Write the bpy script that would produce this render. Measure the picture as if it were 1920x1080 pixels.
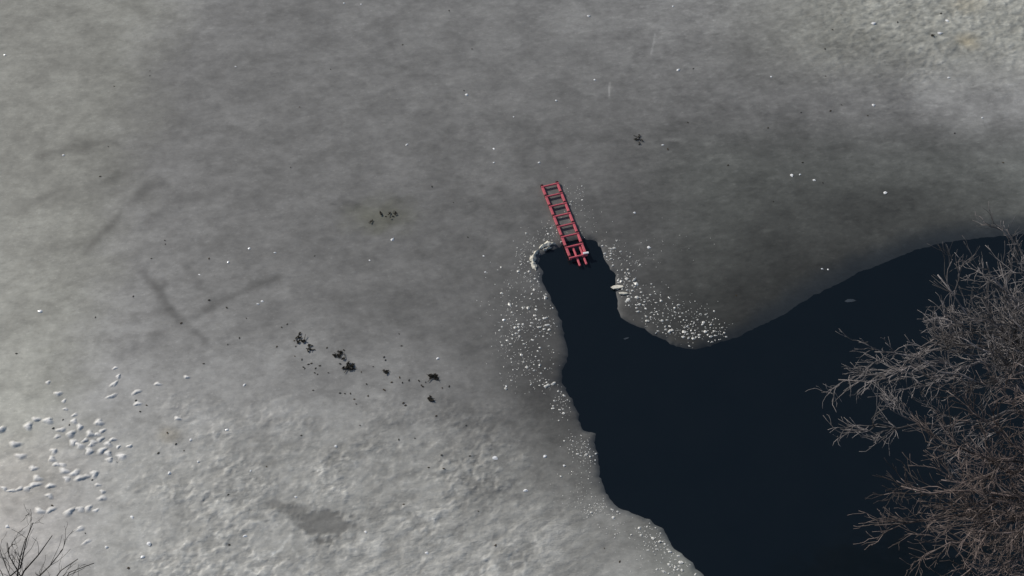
import bpy, math, random
import numpy as np
from mathutils import Vector, Matrix

R = math.radians
scene = bpy.context.scene
for o in list(bpy.data.objects):
    bpy.data.objects.remove(o)
COL = scene.collection

# ------------------------------------------------------------------ camera
PITCH = R(55.0)
DIST = 35.0
HFOV = R(39.6)
CAM = np.array([0.0, -DIST * math.cos(PITCH), DIST * math.sin(PITCH)])
cam_d = bpy.data.cameras.new('camera')
cam_d.sensor_fit = 'HORIZONTAL'
cam_d.angle = HFOV
cam_d.clip_start = 0.5
cam_d.clip_end = 3000
cam = bpy.data.objects.new('camera', cam_d)
COL.objects.link(cam)
cam.location = CAM
cam.rotation_euler = (R(90) - PITCH, 0, 0)
scene.camera = cam

FWD = np.array([0, math.cos(PITCH), -math.sin(PITCH)])
UP = np.array([0, math.sin(PITCH), math.cos(PITCH)])
FPX = 960.0 / math.tan(HFOV / 2)


def at(px, py, z=0.0):
    """photo pixel -> the point at height z that it looks at"""
    d = FWD * FPX + np.array([1.0, 0, 0]) * (px - 960.0) + UP * (540.0 - py)
    t = (z - CAM[2]) / d[2]
    p = CAM + d * t
    return Vector((float(p[0]), float(p[1]), float(z)))


# ------------------------------------------------------------------ light
SUN_EL = R(33.0)
SUN_AZ = np.array([-1.0, 0.75])
SUN_AZ = SUN_AZ / np.linalg.norm(SUN_AZ)
world = bpy.data.worlds.new('World')
scene.world = world
world.use_nodes = True
wn = world.node_tree.nodes
bg = wn['Background']
sky = wn.new('ShaderNodeTexSky')
sky.sky_type = 'NISHITA'
sky.sun_disc = False
sky.sun_elevation = SUN_EL
sky.sun_rotation = math.atan2(SUN_AZ[0], SUN_AZ[1])
sky.air_density = 1.0
sky.dust_density = 1.5
sky.ozone_density = 1.0
world.node_tree.links.new(sky.outputs[0], bg.inputs[0])
bg.inputs[1].default_value = 0.085

sun_d = bpy.data.lights.new('sun', 'SUN')
sun_d.energy = 3.2
sun_d.angle = R(0.53)
sun_d.color = (1.0, 0.95, 0.87)
sun = bpy.data.objects.new('sun', sun_d)
COL.objects.link(sun)
sdir = Vector((SUN_AZ[0] * math.cos(SUN_EL), SUN_AZ[1] * math.cos(SUN_EL), math.sin(SUN_EL)))
sun.rotation_euler = sdir.to_track_quat('Z', 'Y').to_euler()
sun.location = (-20, 15, 25)

scene.view_settings.view_transform = 'Standard'
scene.view_settings.look = 'None'
scene.view_settings.exposure = 0.0
scene.view_settings.gamma = 1.0
scene.view_settings.use_curve_mapping = False
scene.render.engine = 'CYCLES'
scene.render.resolution_x = 1024
scene.render.resolution_y = 576

# ------------------------------------------------------------------ helpers
rng = np.random.default_rng(11)
rnd = random.Random(5)


def tag(o, label=None, cat=None, group=None, kind=None):
    if label: o['label'] = label
    if cat: o['category'] = cat
    if group: o['group'] = group
    if kind: o['kind'] = kind
    return o


def mesh_obj(name, verts, faces, mat, parent=None, smooth=False):
    me = bpy.data.meshes.new(name)
    me.from_pydata([tuple(v) for v in verts], [], faces)
    me.materials.append(mat)
    if smooth:
        me.shade_smooth()
    o = bpy.data.objects.new(name, me)
    COL.objects.link(o)
    o.parent = parent
    return o


def link_mesh(name, me, parent=None):
    o = bpy.data.objects.new(name, me)
    COL.objects.link(o)
    o.parent = parent
    return o


def empty(name, loc, rz=0.0):
    o = bpy.data.objects.new(name, None)
    COL.objects.link(o)
    o.location = loc
    o.rotation_euler = (0, 0, rz)
    o.empty_display_size = 0.2
    return o


def smooth01(a, b, x):
    t = np.clip((x - a) / (b - a), 0, 1)
    return t * t * (3 - 2 * t)


class Noise:
    def __init__(self, seed):
        g = np.random.default_rng(seed)
        a = g.uniform(0, 2 * np.pi, (256, 256))
        self.gx = np.cos(a).astype(np.float32)
        self.gy = np.sin(a).astype(np.float32)

    def __call__(self, x, y):
        xi = np.floor(x).astype(np.int32); yi = np.floor(y).astype(np.int32)
        fx = (x - xi).astype(np.float32); fy = (y - yi).astype(np.float32)
        u = fx * fx * fx * (fx * (fx * 6 - 15) + 10)
        v = fy * fy * fy * (fy * (fy * 6 - 15) + 10)
        x0 = xi & 255; x1 = (xi + 1) & 255; y0 = yi & 255; y1 = (yi + 1) & 255
        n00 = self.gx[x0, y0] * fx + self.gy[x0, y0] * fy
        n10 = self.gx[x1, y0] * (fx - 1) + self.gy[x1, y0] * fy
        n01 = self.gx[x0, y1] * fx + self.gy[x0, y1] * (fy - 1)
        n11 = self.gx[x1, y1] * (fx - 1) + self.gy[x1, y1] * (fy - 1)
        a = n00 + u * (n10 - n00)
        b = n01 + u * (n11 - n01)
        return (a + v * (b - a)) * 1.5

    def fbm(self, x, y, octv=4, gain=0.5):
        s = 0; a = 1; n = 0
        for i in range(octv):
            s = s + a * self(x + 17.3 * i, y - 9.1 * i)
            n += a
            a *= gain; x = x * 2.03; y = y * 2.03
        return s / n


NA, NB, NC, ND = Noise(1), Noise(2), Noise(3), Noise(4)


# ------------------------------------------------------------------ materials
def new_mat(name):
    m = bpy.data.materials.new(name)
    m.use_nodes = True
    return m, m.node_tree.nodes, m.node_tree.links, m.node_tree.nodes['Principled BSDF']


def simple_mat(name, col, rough=0.6, var=0.25, scale=20.0, spec=0.4, bump=0.0):
    m, n, l, p = new_mat(name)
    tc = n.new('ShaderNodeTexCoord')
    no = n.new('ShaderNodeTexNoise')
    no.inputs['Scale'].default_value = scale
    no.inputs['Detail'].default_value = 4
    l.new(tc.outputs['Object'], no.inputs['Vector'])
    oi = n.new('ShaderNodeObjectInfo')
    mr = n.new('ShaderNodeMapRange')
    mr.inputs['From Min'].default_value = 0.25
    mr.inputs['From Max'].default_value = 0.75
    mr.inputs['To Min'].default_value = 1 - var
    mr.inputs['To Max'].default_value = 1 + var
    l.new(no.outputs['Fac'], mr.inputs['Value'])
    mr2 = n.new('ShaderNodeMapRange')
    mr2.inputs['To Min'].default_value = 1 - var * 0.7
    mr2.inputs['To Max'].default_value = 1 + var * 0.7
    l.new(oi.outputs['Random'], mr2.inputs['Value'])
    mu = n.new('ShaderNodeMath'); mu.operation = 'MULTIPLY'
    l.new(mr.outputs[0], mu.inputs[0]); l.new(mr2.outputs[0], mu.inputs[1])
    vm = n.new('ShaderNodeVectorMath'); vm.operation = 'SCALE'
    vm.inputs[0].default_value = col
    l.new(mu.outputs[0], vm.inputs['Scale'])
    l.new(vm.outputs[0], p.inputs['Base Color'])
    p.inputs['Roughness'].default_value = rough
    p.inputs['Specular IOR Level'].default_value = spec
    if bump:
        b = n.new('ShaderNodeBump')
        b.inputs['Strength'].default_value = bump
        b.inputs['Distance'].default_value = 0.01
        l.new(no.outputs['Fac'], b.inputs['Height'])
        l.new(b.outputs[0], p.inputs['Normal'])
    return m


def ice_material():
    m, n, l, p = new_mat('pond_ice')
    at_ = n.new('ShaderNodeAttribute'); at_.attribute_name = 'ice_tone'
    geo = n.new('ShaderNodeNewGeometry')
    mp = n.new('ShaderNodeMapping')
    mp.inputs['Scale'].default_value = (0.85, 1.25, 1.0)
    mp.inputs['Rotation'].default_value = (0, 0, R(-12))
    l.new(geo.outputs['Position'], mp.inputs['Vector'])
    n1 = n.new('ShaderNodeTexNoise')
    n1.inputs['Scale'].default_value = 5.5; n1.inputs['Detail'].default_value = 6
    n1.inputs['Roughness'].default_value = 0.65
    l.new(mp.outputs[0], n1.inputs['Vector'])
    mr = n.new('ShaderNodeMapRange')
    mr.inputs['From Min'].default_value = 0.25; mr.inputs['From Max'].default_value = 0.75
    mr.inputs['To Min'].default_value = 0.86; mr.inputs['To Max'].default_value = 1.14
    l.new(n1.outputs['Fac'], mr.inputs['Value'])
    # fine frost flecks
    n2 = n.new('ShaderNodeTexNoise')
    n2.inputs['Scale'].default_value = 15; n2.inputs['Detail'].default_value = 5; n2.inputs['Roughness'].default_value = 0.7
    l.new(mp.outputs[0], n2.inputs['Vector'])
    mr2 = n.new('ShaderNodeMapRange')
    mr2.inputs['From Min'].default_value = 0.57; mr2.inputs['From Max'].default_value = 0.8
    mr2.inputs['To Min'].default_value = -0.03; mr2.inputs['To Max'].default_value = 0.5
    l.new(n2.outputs['Fac'], mr2.inputs['Value'])
    ad = n.new('ShaderNodeMath'); ad.operation = 'ADD'
    mr4 = n.new('ShaderNodeMapRange')      # fine dark pits
    mr4.inputs['From Min'].default_value = 0.28; mr4.inputs['From Max'].default_value = 0.43
    mr4.inputs['To Min'].default_value = -0.22; mr4.inputs['To Max'].default_value = 0.0
    l.new(n2.outputs['Fac'], mr4.inputs['Value'])
    ad0 = n.new('ShaderNodeMath'); ad0.operation = 'ADD'
    l.new(mr2.outputs[0], ad0.inputs[0]); l.new(mr4.outputs[0], ad0.inputs[1])
    l.new(mr.outputs[0], ad.inputs[0]); l.new(ad0.outputs[0], ad.inputs[1])
    vm = n.new('ShaderNodeVectorMath'); vm.operation = 'SCALE'
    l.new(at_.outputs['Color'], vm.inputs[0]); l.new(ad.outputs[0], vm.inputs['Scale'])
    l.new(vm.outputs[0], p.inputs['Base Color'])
    p.inputs['Roughness'].default_value = 0.55
    p.inputs['Specular IOR Level'].default_value = 0.3
    b = n.new('ShaderNodeBump')
    b.inputs['Strength'].default_value = 0.4; b.inputs['Distance'].default_value = 0.02
    ra = n.new('ShaderNodeAttribute'); ra.attribute_name = 'snow_rough'
    n3 = n.new('ShaderNodeTexNoise')
    n3.inputs['Scale'].default_value = 9; n3.inputs['Detail'].default_value = 5; n3.inputs['Roughness'].default_value = 0.6
    n3.inputs['Distortion'].default_value = 0.6
    mp3 = n.new('ShaderNodeMapping'); mp3.inputs['Scale'].default_value = (0.75, 1.35, 1); mp3.inputs['Rotation'].default_value = (0, 0, R(-24))
    l.new(geo.outputs['Position'], mp3.inputs['Vector']); l.new(mp3.outputs[0], n3.inputs['Vector'])
    hm = n.new('ShaderNodeMath'); hm.operation = 'MULTIPLY'
    l.new(n3.outputs['Fac'], hm.inputs[0]); l.new(ra.outputs['Fac'], hm.inputs[1])
    hs = n.new('ShaderNodeMath'); hs.operation = 'MULTIPLY_ADD'; hs.inputs[1].default_value = 2.5
    hk = n.new('ShaderNodeMath'); hk.operation = 'MULTIPLY'; hk.inputs[1].default_value = 0.5
    l.new(n1.outputs['Fac'], hk.inputs[0])
    l.new(hm.outputs[0], hs.inputs[0]); l.new(hk.outputs[0], hs.inputs[2])
    l.new(hs.outputs[0], b.inputs['Height'])
    l.new(b.outputs[0], p.inputs['Normal'])
    return m


def water_material():
    m, n, l, p = new_mat('dark_pond_water')
    geo = n.new('ShaderNodeNewGeometry')
    no = n.new('ShaderNodeTexNoise')
    no.inputs['Scale'].default_value = 0.9; no.inputs['Detail'].default_value = 3
    l.new(geo.outputs['Position'], no.inputs['Vector'])
    mx = n.new('ShaderNodeMix'); mx.data_type = 'RGBA'
    mx.inputs[6].default_value = (0.0045, 0.0085, 0.0125, 1)
    mx.inputs[7].default_value = (0.0065, 0.0105, 0.0145, 1)
    l.new(no.outputs['Fac'], mx.inputs[0])
    l.new(mx.outputs[2], p.inputs['Base Color'])
    p.inputs['Roughness'].default_value = 0.06
    p.inputs['IOR'].default_value = 1.33
    p.inputs['Specular IOR Level'].default_value = 0.5
    n2 = n.new('ShaderNodeTexNoise')
    n2.inputs['Scale'].default_value = 2.5; n2.inputs['Detail'].default_value = 2
    l.new(geo.outputs['Position'], n2.inputs['Vector'])
    b = n.new('ShaderNodeBump')
    b.inputs['Strength'].default_value = 0.05; b.inputs['Distance'].default_value = 0.02
    l.new(n2.outputs['Fac'], b.inputs['Height'])
    l.new(b.outputs[0], p.inputs['Normal'])
    return m


M_ICE = ice_material()
M_WATER = water_material()
M_CHUNK = simple_mat('white_ice', (0.64, 0.63, 0.585), 0.25, 0.3, 30, 0.7, 0.2)
M_SLUSH = simple_mat('slush_ice', (0.62, 0.59, 0.50), 0.5, 0.25, 12, 0.4, 0.4)
M_CLEAR = simple_mat('wet_grey_ice', (0.045, 0.055, 0.065), 0.35, 0.2, 12, 0.5, 0.2)
M_GLINT = simple_mat('clear_white_ice', (0.85, 0.85, 0.84), 0.15, 0.06, 30, 0.8, 0.1)
M_LEAF = simple_mat('dead_leaf', (0.022, 0.020, 0.015), 0.8, 0.35, 25, 0.2)
M_LEAF2 = simple_mat('brown_leaf', (0.05, 0.036, 0.02), 0.8, 0.35, 25, 0.2)
M_RED = simple_mat('red_paint', (0.52, 0.10, 0.125), 0.5, 0.15, 9, 0.4)
M_DKRED = simple_mat('dark_red_joint', (0.05, 0.005, 0.009), 0.5, 0.15, 30, 0.4)
M_WHITE = simple_mat('white_plastic', (0.82, 0.82, 0.82), 0.35, 0.04, 20, 0.5)
M_BARK_G = simple_mat('grey_bark', (0.175, 0.16, 0.158), 0.65, 0.75, 3, 0.4)
M_BARK_R = simple_mat('reddish_bark', (0.12, 0.095, 0.087), 0.65, 0.8, 5, 0.4)
M_BARK_D = simple_mat('dark_bark', (0.045, 0.04, 0.036), 0.85, 0.3, 6, 0.2)
M_SHORE = simple_mat('winter_ground', (0.10, 0.085, 0.055), 0.95, 0.35, 1.3, 0.1, 0.6)

WATER_Z = -0.05

# ------------------------------------------------------------------ outlines (photo pixels on the ice)
HOLE_PX = [(1322, 1080), (1297, 1055), (1273, 1034), (1252, 1013), (1243, 992), (1227, 978), (1192, 964), (1160, 951),
           (1139, 930), (1129, 911), (1121, 886), (1123, 869), (1116, 830), (1115, 813), (1092, 804), (1083, 784),
           (1076, 753), (1060, 732), (1056, 716), (1055, 693), (1062, 678), (1065, 657), (1059, 642), (1056, 621),
           (1052, 601), (1041, 580), (1034, 559), (1022, 535), (1018, 509), (1011, 496), (1013, 482), (1026, 472),
           (1046, 462), (1068, 452), (1093, 448), (1114, 452), (1129, 467), (1132, 482), (1144, 500), (1154, 515),
           (1156, 530), (1150, 538), (1157, 550), (1160, 568), (1160, 589), (1170, 601), (1188, 610), (1209, 618),
           (1224, 630), (1247, 639), (1268, 650), (1295, 656), (1325, 650), (1358, 640), (1385, 632), (1420, 613),
           (1466, 592), (1498, 571), (1526, 553), (1557, 539), (1582, 527), (1610, 511), (1642, 500), (1676, 485),
           (1720, 468), (1768, 455), (1815, 449), (1862, 444), (1894, 441), (1930, 438), (2020, 432), (2110, 440),
           (2250, 520), (2300, 800), (2250, 1350), (1800, 1420), (1480, 1330), (1400, 1200)]
hole = np.array([at(x, y, WATER_Z)[:2] for x, y in HOLE_PX])


def densify(poly, step, amp, seed):
    out = []
    r = np.random.default_rng(seed)
    n = len(poly)
    for i in range(n):
        a, b = poly[i], poly[(i + 1) % n]
        k = max(1, int(np.linalg.norm(b - a) / step))
        if np.linalg.norm(b - a) > 3: k = 4
        for j in range(k):
            p = a + (b - a) * j / k
            out.append(p + r.normal(0, amp, 2))
    return np.array(out)


hole_d = densify(hole, 0.075, 0.012, 3)
_t = hole_d * 1.0
_k = 1 - 0.85 * smooth01(3.5, 6.0, _t[:, 0])
hole_d = hole_d + (_k * 0.085)[:, None] * np.stack([NA.fbm(_t[:, 0] * 3.1, _t[:, 1] * 3.1, 3), NB.fbm(_t[:, 0] * 3.1, _t[:, 1] * 3.1, 3)], -1)


def sdf(P, poly):
    """signed distance, positive outside"""
    P = P.astype(np.float32); poly = poly.astype(np.float32)
    best = np.full(len(P), 1e9, np.float32)
    inside = np.zeros(len(P), bool)
    x, y = P[:, 0], P[:, 1]
    n = len(poly)
    for i in range(n):
        a = poly[i]; b = poly[(i + 1) % n]
        e = b - a
        L = float(e @ e) + 1e-12
        t = np.clip(((x - a[0]) * e[0] + (y - a[1]) * e[1]) / L, 0, 1)
        dx = x - a[0] - t * e[0]; dy = y - a[1] - t * e[1]
        best = np.minimum(best, dx * dx + dy * dy)
        if a[1] != b[1]:
            c = (a[1] > y) != (b[1] > y)
            inside ^= c & (x < (b[0] - a[0]) * (y - a[1]) / (b[1] - a[1]) + a[0])
    d = np.sqrt(best)
    return np.where(inside, -d, d)


# pond outline: the near bank runs just outside the picture, the far banks are well away
POND = [at(-120, 1330), at(200, 1270), at(600, 1290), at(1000, 1260), at(1450, 1255), at(1800, 1200), at(1960, 1120),
        at(2015, 1000), at(2030, 800), at(2040, 600), at(2080, 450)]
pond = np.array([tuple(p)[:2] for p in POND] + [(24, 14), (32, 30), (20, 48), (-15, 55), (-45, 40), (-55, 10), (-40, -8), (-22, -10)])
pond_d = densify(pond, 0.8, 0.12, 8)


def axis(lo, hi, step, far):
    mid = np.arange(lo, hi + step / 2, step)
    out = [mid]
    ext = []; s = step; v = hi
    while v < far[1]:
        s *= 1.22; v += s; ext.append(v)
    ext2 = []; s = step; v = lo
    while v > far[0]:
        s *= 1.22; v -= s; ext2.append(v)
    return np.concatenate([np.array(ext2[::-1]), mid, np.array(ext)])


def grid_mesh(name, X, Y, Z, mat, smooth=True):
    ny, nx = Z.shape
    me = bpy.data.meshes.new(name)
    gx, gy = np.meshgrid(X, Y)
    co = np.stack([gx, gy, Z], -1).reshape(-1, 3).astype(np.float32)
    me.vertices.add(len(co)); me.vertices.foreach_set('co', co.ravel())
    idx = np.arange(nx * ny).reshape(ny, nx)
    q = np.stack([idx[:-1, :-1], idx[:-1, 1:], idx[1:, 1:], idx[1:, :-1]], -1).reshape(-1, 4).astype(np.int32)
    me.loops.add(q.size); me.loops.foreach_set('vertex_index', q.ravel())
    me.polygons.add(len(q))
    me.polygons.foreach_set('loop_start', np.arange(0, q.size, 4, dtype=np.int32))
    me.update(calc_edges=True)
    me.materials.append(mat)
    if smooth: me.shade_smooth()
    return me


# ------------------------------------------------------------------ shore ground, one sheet to the horizon
X = axis(-26, 26, 0.5, (-1500, 1500)); Y = axis(-24, 16, 0.5, (-1500, 1500))
gx, gy = np.meshgrid(X, Y)
P = np.stack([gx.ravel(), gy.ravel()], -1)
ds = sdf(P, pond_d)
hz = -1.3 + 1.45 * smooth01(-2.0, 0.35, ds) + 0.5 * smooth01(0.2, 4, ds) + 0.1 * NA.fbm(P[:, 0] * .5, P[:, 1] * .5, 3) * smooth01(0.0, 1.0, ds)
hz += 1.5 * smooth01(10, 80, ds) * (0.5 + NB.fbm(P[:, 0] * .03, P[:, 1] * .03, 3))
me = grid_mesh('shore_ground', X, Y, hz.reshape(gx.shape), M_SHORE)
tag(link_mesh('shore_ground', me), kind='structure')


def shore_z(p):
    d = float(sdf(np.array([[p[0], p[1]]]), pond_d)[0])
    return float(-1.3 + 1.45 * smooth01(-2.0, 0.35, d) + 0.5 * smooth01(0.2, 4, d))


# ------------------------------------------------------------------ water
Xw = np.linspace(-58, 36, 60); Yw = np.linspace(-16, 58, 60)
me = grid_mesh('water', Xw, Yw, np.full((60, 60), WATER_Z), M_WATER)
tag(link_mesh('water', me), kind='structure')

# ------------------------------------------------------------------ ice sheet
LUM = [  # brightness of the ice sheet, palest at lower left, at photo pixels
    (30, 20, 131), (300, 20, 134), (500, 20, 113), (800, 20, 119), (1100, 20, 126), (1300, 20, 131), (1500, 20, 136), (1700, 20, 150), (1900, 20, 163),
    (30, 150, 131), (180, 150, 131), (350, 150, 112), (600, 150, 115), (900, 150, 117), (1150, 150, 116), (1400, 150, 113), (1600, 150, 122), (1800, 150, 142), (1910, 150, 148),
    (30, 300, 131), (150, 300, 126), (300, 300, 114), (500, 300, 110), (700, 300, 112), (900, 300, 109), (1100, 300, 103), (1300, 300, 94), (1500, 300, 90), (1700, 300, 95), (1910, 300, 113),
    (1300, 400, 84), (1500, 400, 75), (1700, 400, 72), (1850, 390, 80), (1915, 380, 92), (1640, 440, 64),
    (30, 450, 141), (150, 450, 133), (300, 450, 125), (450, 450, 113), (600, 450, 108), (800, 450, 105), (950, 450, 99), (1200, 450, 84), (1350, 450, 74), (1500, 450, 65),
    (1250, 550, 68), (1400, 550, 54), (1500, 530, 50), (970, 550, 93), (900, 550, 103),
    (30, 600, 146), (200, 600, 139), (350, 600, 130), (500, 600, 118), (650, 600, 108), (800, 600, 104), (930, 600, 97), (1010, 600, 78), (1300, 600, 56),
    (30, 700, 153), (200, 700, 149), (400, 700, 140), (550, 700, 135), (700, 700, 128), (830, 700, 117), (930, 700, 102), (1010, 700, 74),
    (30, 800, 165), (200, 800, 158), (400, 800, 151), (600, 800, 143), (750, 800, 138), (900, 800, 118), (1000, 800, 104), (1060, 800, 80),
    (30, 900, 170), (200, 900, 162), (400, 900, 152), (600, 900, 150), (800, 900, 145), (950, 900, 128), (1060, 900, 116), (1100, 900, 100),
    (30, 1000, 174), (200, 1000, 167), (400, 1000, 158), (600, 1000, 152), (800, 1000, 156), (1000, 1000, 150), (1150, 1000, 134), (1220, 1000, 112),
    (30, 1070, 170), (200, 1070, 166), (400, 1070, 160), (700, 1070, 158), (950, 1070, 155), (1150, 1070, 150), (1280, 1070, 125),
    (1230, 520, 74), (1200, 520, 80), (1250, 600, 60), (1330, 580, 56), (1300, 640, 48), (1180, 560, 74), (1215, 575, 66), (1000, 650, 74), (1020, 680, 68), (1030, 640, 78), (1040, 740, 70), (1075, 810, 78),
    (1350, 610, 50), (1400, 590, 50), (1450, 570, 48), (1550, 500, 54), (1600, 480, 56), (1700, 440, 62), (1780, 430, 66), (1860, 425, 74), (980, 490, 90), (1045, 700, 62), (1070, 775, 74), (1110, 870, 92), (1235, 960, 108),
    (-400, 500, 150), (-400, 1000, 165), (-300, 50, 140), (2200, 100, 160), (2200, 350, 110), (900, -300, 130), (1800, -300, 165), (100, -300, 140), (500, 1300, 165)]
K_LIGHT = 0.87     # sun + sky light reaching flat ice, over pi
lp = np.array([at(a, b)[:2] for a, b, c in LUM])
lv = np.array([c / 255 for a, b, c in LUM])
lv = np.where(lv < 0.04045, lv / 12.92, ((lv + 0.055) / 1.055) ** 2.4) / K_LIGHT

STEP = 0.037
X = axis(-17.0, 17.0, STEP, (-57, 35)); Y = axis(-9.2, 12.6, STEP, (-15.5, 57))
gx, gy = np.meshgrid(X, Y)
xx = gx.ravel().astype(np.float32); yy = gy.ravel().astype(np.float32)

# photo-pixel coordinates of every point (only used to place stains and snow patches on the ice)
Pc = np.stack([xx - CAM[0], yy - CAM[1], np.full_like(xx, -CAM[2])], -1)
dep = Pc @ FWD.astype(np.float32)
px = 960 + FPX * Pc[:, 0] / dep
py = 540 - FPX * (Pc @ UP.astype(np.float32)) / dep

D = sdf(np.stack([xx, yy], -1), hole_d)

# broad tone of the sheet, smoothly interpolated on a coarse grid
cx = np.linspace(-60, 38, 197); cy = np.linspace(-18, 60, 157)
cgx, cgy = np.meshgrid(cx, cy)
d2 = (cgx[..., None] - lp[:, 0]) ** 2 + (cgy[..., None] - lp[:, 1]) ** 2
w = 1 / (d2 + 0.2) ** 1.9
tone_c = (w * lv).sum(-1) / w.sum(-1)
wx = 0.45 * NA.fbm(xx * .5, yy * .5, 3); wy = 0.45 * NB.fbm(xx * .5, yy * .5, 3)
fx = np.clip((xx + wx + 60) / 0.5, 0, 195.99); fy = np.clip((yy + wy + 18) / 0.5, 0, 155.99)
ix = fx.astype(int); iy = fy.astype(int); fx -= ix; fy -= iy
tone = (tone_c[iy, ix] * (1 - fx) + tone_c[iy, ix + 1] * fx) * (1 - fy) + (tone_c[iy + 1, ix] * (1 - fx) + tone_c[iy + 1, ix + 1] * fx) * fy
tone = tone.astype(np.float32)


def blob(cx_, cy_, rx, ry, rot=0.0, soft=0.6):
    """1 inside an uneven photo-pixel ellipse, 0 outside"""
    c, s = math.cos(rot), math.sin(rot)
    u = ((px - cx_) * c + (py - cy_) * s) / rx; v = (-(px - cx_) * s + (py - cy_) * c) / ry
    r = np.sqrt(u * u + v * v) + 0.45 * NC.fbm(xx * 2.2, yy * 2.2, 3)
    return 1 - smooth01(1 - soft, 1 + soft * 0.4, r)


def stroke(pts, width, jit=0.5):
    best = np.full(len(px), 1e9, np.float32)
    for (x0, y0), (x1, y1) in zip(pts[:-1], pts[1:]):
        ex, ey = x1 - x0, y1 - y0
        t = np.clip(((px - x0) * ex + (py - y0) * ey) / (ex * ex + ey * ey), 0, 1)
        best = np.minimum(best, (px - x0 - t * ex) ** 2 + (py - y0 - t * ey) ** 2)
    d = np.sqrt(best) / (width * (1.35 if jit else 1)) * (1 + jit * NC.fbm(xx * 1.7, yy * 1.7, 3) * 2)
    return (1.3 if jit else 1) * np.exp(-d * d) * (1 if jit == 0 else np.clip(1.15 + 1.2 * NB.fbm(xx * 1.1 + 4, yy * 1.1, 3), .1, 1.3))


# --- mottling of smooth ice
mot = NB.fbm(xx * 0.8, yy * 1.0, 4)
mot2 = NA.fbm(xx * 2.6 + .4 * yy, yy * 3.6, 4, .62)
mot3 = smooth01(-.12, .12, NC.fbm(xx * .9 + .5 * wx, yy * 1.25 + .5 * wy, 4)) - .5
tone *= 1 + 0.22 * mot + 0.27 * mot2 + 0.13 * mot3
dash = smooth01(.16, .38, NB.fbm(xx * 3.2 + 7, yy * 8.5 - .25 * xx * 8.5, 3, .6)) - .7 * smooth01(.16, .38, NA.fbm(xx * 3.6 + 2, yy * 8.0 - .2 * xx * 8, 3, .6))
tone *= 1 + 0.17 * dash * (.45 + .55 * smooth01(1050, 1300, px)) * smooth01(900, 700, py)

# --- snow-ice lumpiness: lower left, lower middle and upper right
lump_bl = smooth01(690, 880, py + 60 * NA.fbm(xx * .6, yy * .6, 2)) * smooth01(1130, 930, px) * (0.25 + 0.75 * smooth01(170, 330, px))
lump_tr = smooth01(230, 40, py + 70 * NB.fbm(xx * .6, yy * .6, 2)) * smooth01(1350, 1700, px)
lump_mid = smooth01(880, 1000, py) * smooth01(560, 760, px) * smooth01(1250, 1000, px)
isl = smooth01(-.16, .2, ND.fbm(xx * .55 + 2, yy * .75, 3))
_x, _y = px.copy(), py.copy()
px = px + 26 * NA.fbm(xx * 4.5, yy * 4.5, 4); py = py + 22 * NB.fbm(xx * 4.5, yy * 4.5, 4)
stain = np.clip(blob(612, 988, 54, 30, 0.1, 0.3) + .5 * blob(545, 955, 46, 14, .3, .5), 0, 1)
px, py = _x, _y
lump_bl = lump_bl * (0.5 + 0.65 * isl) * (1 - .85 * stain); lump_mid = lump_mid * (1 - .85 * stain)
ca, sa = math.cos(R(28)), math.sin(R(28))
ur = xx * ca + yy * sa; vr = -xx * sa + yy * ca
ridge = 1 - np.abs(NC.fbm(ur * 1.7, vr * 3.4, 4)) * 2.6
streak = NA.fbm(ur * 1.8, vr * 6.0, 4)
cell = NB.fbm(xx * 4.3 + .8 * NC(xx * 2, yy * 2), yy * 5.2 + .8 * NA(xx * 2, yy * 2), 3)
patch = NC.fbm(xx * 2.1 + 5, yy * 2.7, 4)
edge_p = np.exp(-(patch / 0.055) ** 2)          # melt contours
height = 0.012 * lump_bl * (0.7 * ridge + 0.8 * cell + 1.0 * smooth01(-.06, .06, patch)) + 0.022 * lump_tr * (cell + 0.5 * smooth01(-.06, .08, NB.fbm(ur * 2.2, vr * 4.5, 3))) \
    + 0.02 * lump_mid * streak
spk = smooth01(.12, .3, NC.fbm(xx * 5.5 + 3, yy * 7.0, 3, .6))
tone *= 1 + lump_bl * 0.22 * spk
height += 0.012 * lump_bl * spk
tone *= 1 + lump_bl * (0.22 * cell + 0.14 * smooth01(-.06, .06, patch) - 0.10 + 0.24 * edge_p) + lump_tr * (0.45 * cell) + lump_mid * 0.3 * streak
flow = NA.fbm(xx * 1.1 + 3, yy * 2.3 + 1, 4)
height += 0.004 * flow + 0.0035 * NB.fbm(xx * 3.5, yy * 5.5, 3) * (1 - lump_bl) * (1 - lump_tr)

# --- stains, cracks and melt marks with a shape of their own
def mark(mask, k):
    global tone
    tone = tone * (1 - k * mask)


mark(stain, 0.47)
mark(blob(545, 955, 40, 15, 0.2, 0.4), 0.25)
mark(blob(752, 800, 18, 12), 0.15); mark(blob(765, 888, 28, 10, -.3), 0.2); mark(blob(710, 875, 25, 12), 0.16)
mark(blob(940, 1038, 24, 9), 0.2); mark(blob(740, 1045, 35, 12), 0.14); mark(blob(800, 830, 22, 8), .12)
mark(stroke([(75, 292), (130, 280), (180, 268), (215, 268)], 7), 0.2)
mark(stroke([(60, 385), (110, 358), (190, 345), (245, 320)], 8), 0.16)
mark(stroke([(160, 475), (190, 440), (225, 405), (260, 370), (295, 342)], 8), 0.22)
mark(stroke([(275, 415), (320, 385), (390, 368), (420, 355)], 7), 0.16)
mark(stroke([(265, 510), (300, 545), (318, 580), (345, 605), (385, 638)], 6), 0.22)
mark(stroke([(210, 640), (290, 630), (345, 605), (400, 572), (470, 540), (520, 520)], 6), 0.24)
mark(stroke([(215, 545), (300, 538)], 6), 0.14); mark(stroke([(250, 590), (320, 582)], 6), 0.14)
mark(stroke([(350, 505), (375, 530), (395, 555)], 10), 0.15); mark(stroke([(225, 670), (260, 655), (300, 640)], 9), 0.14)
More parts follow.
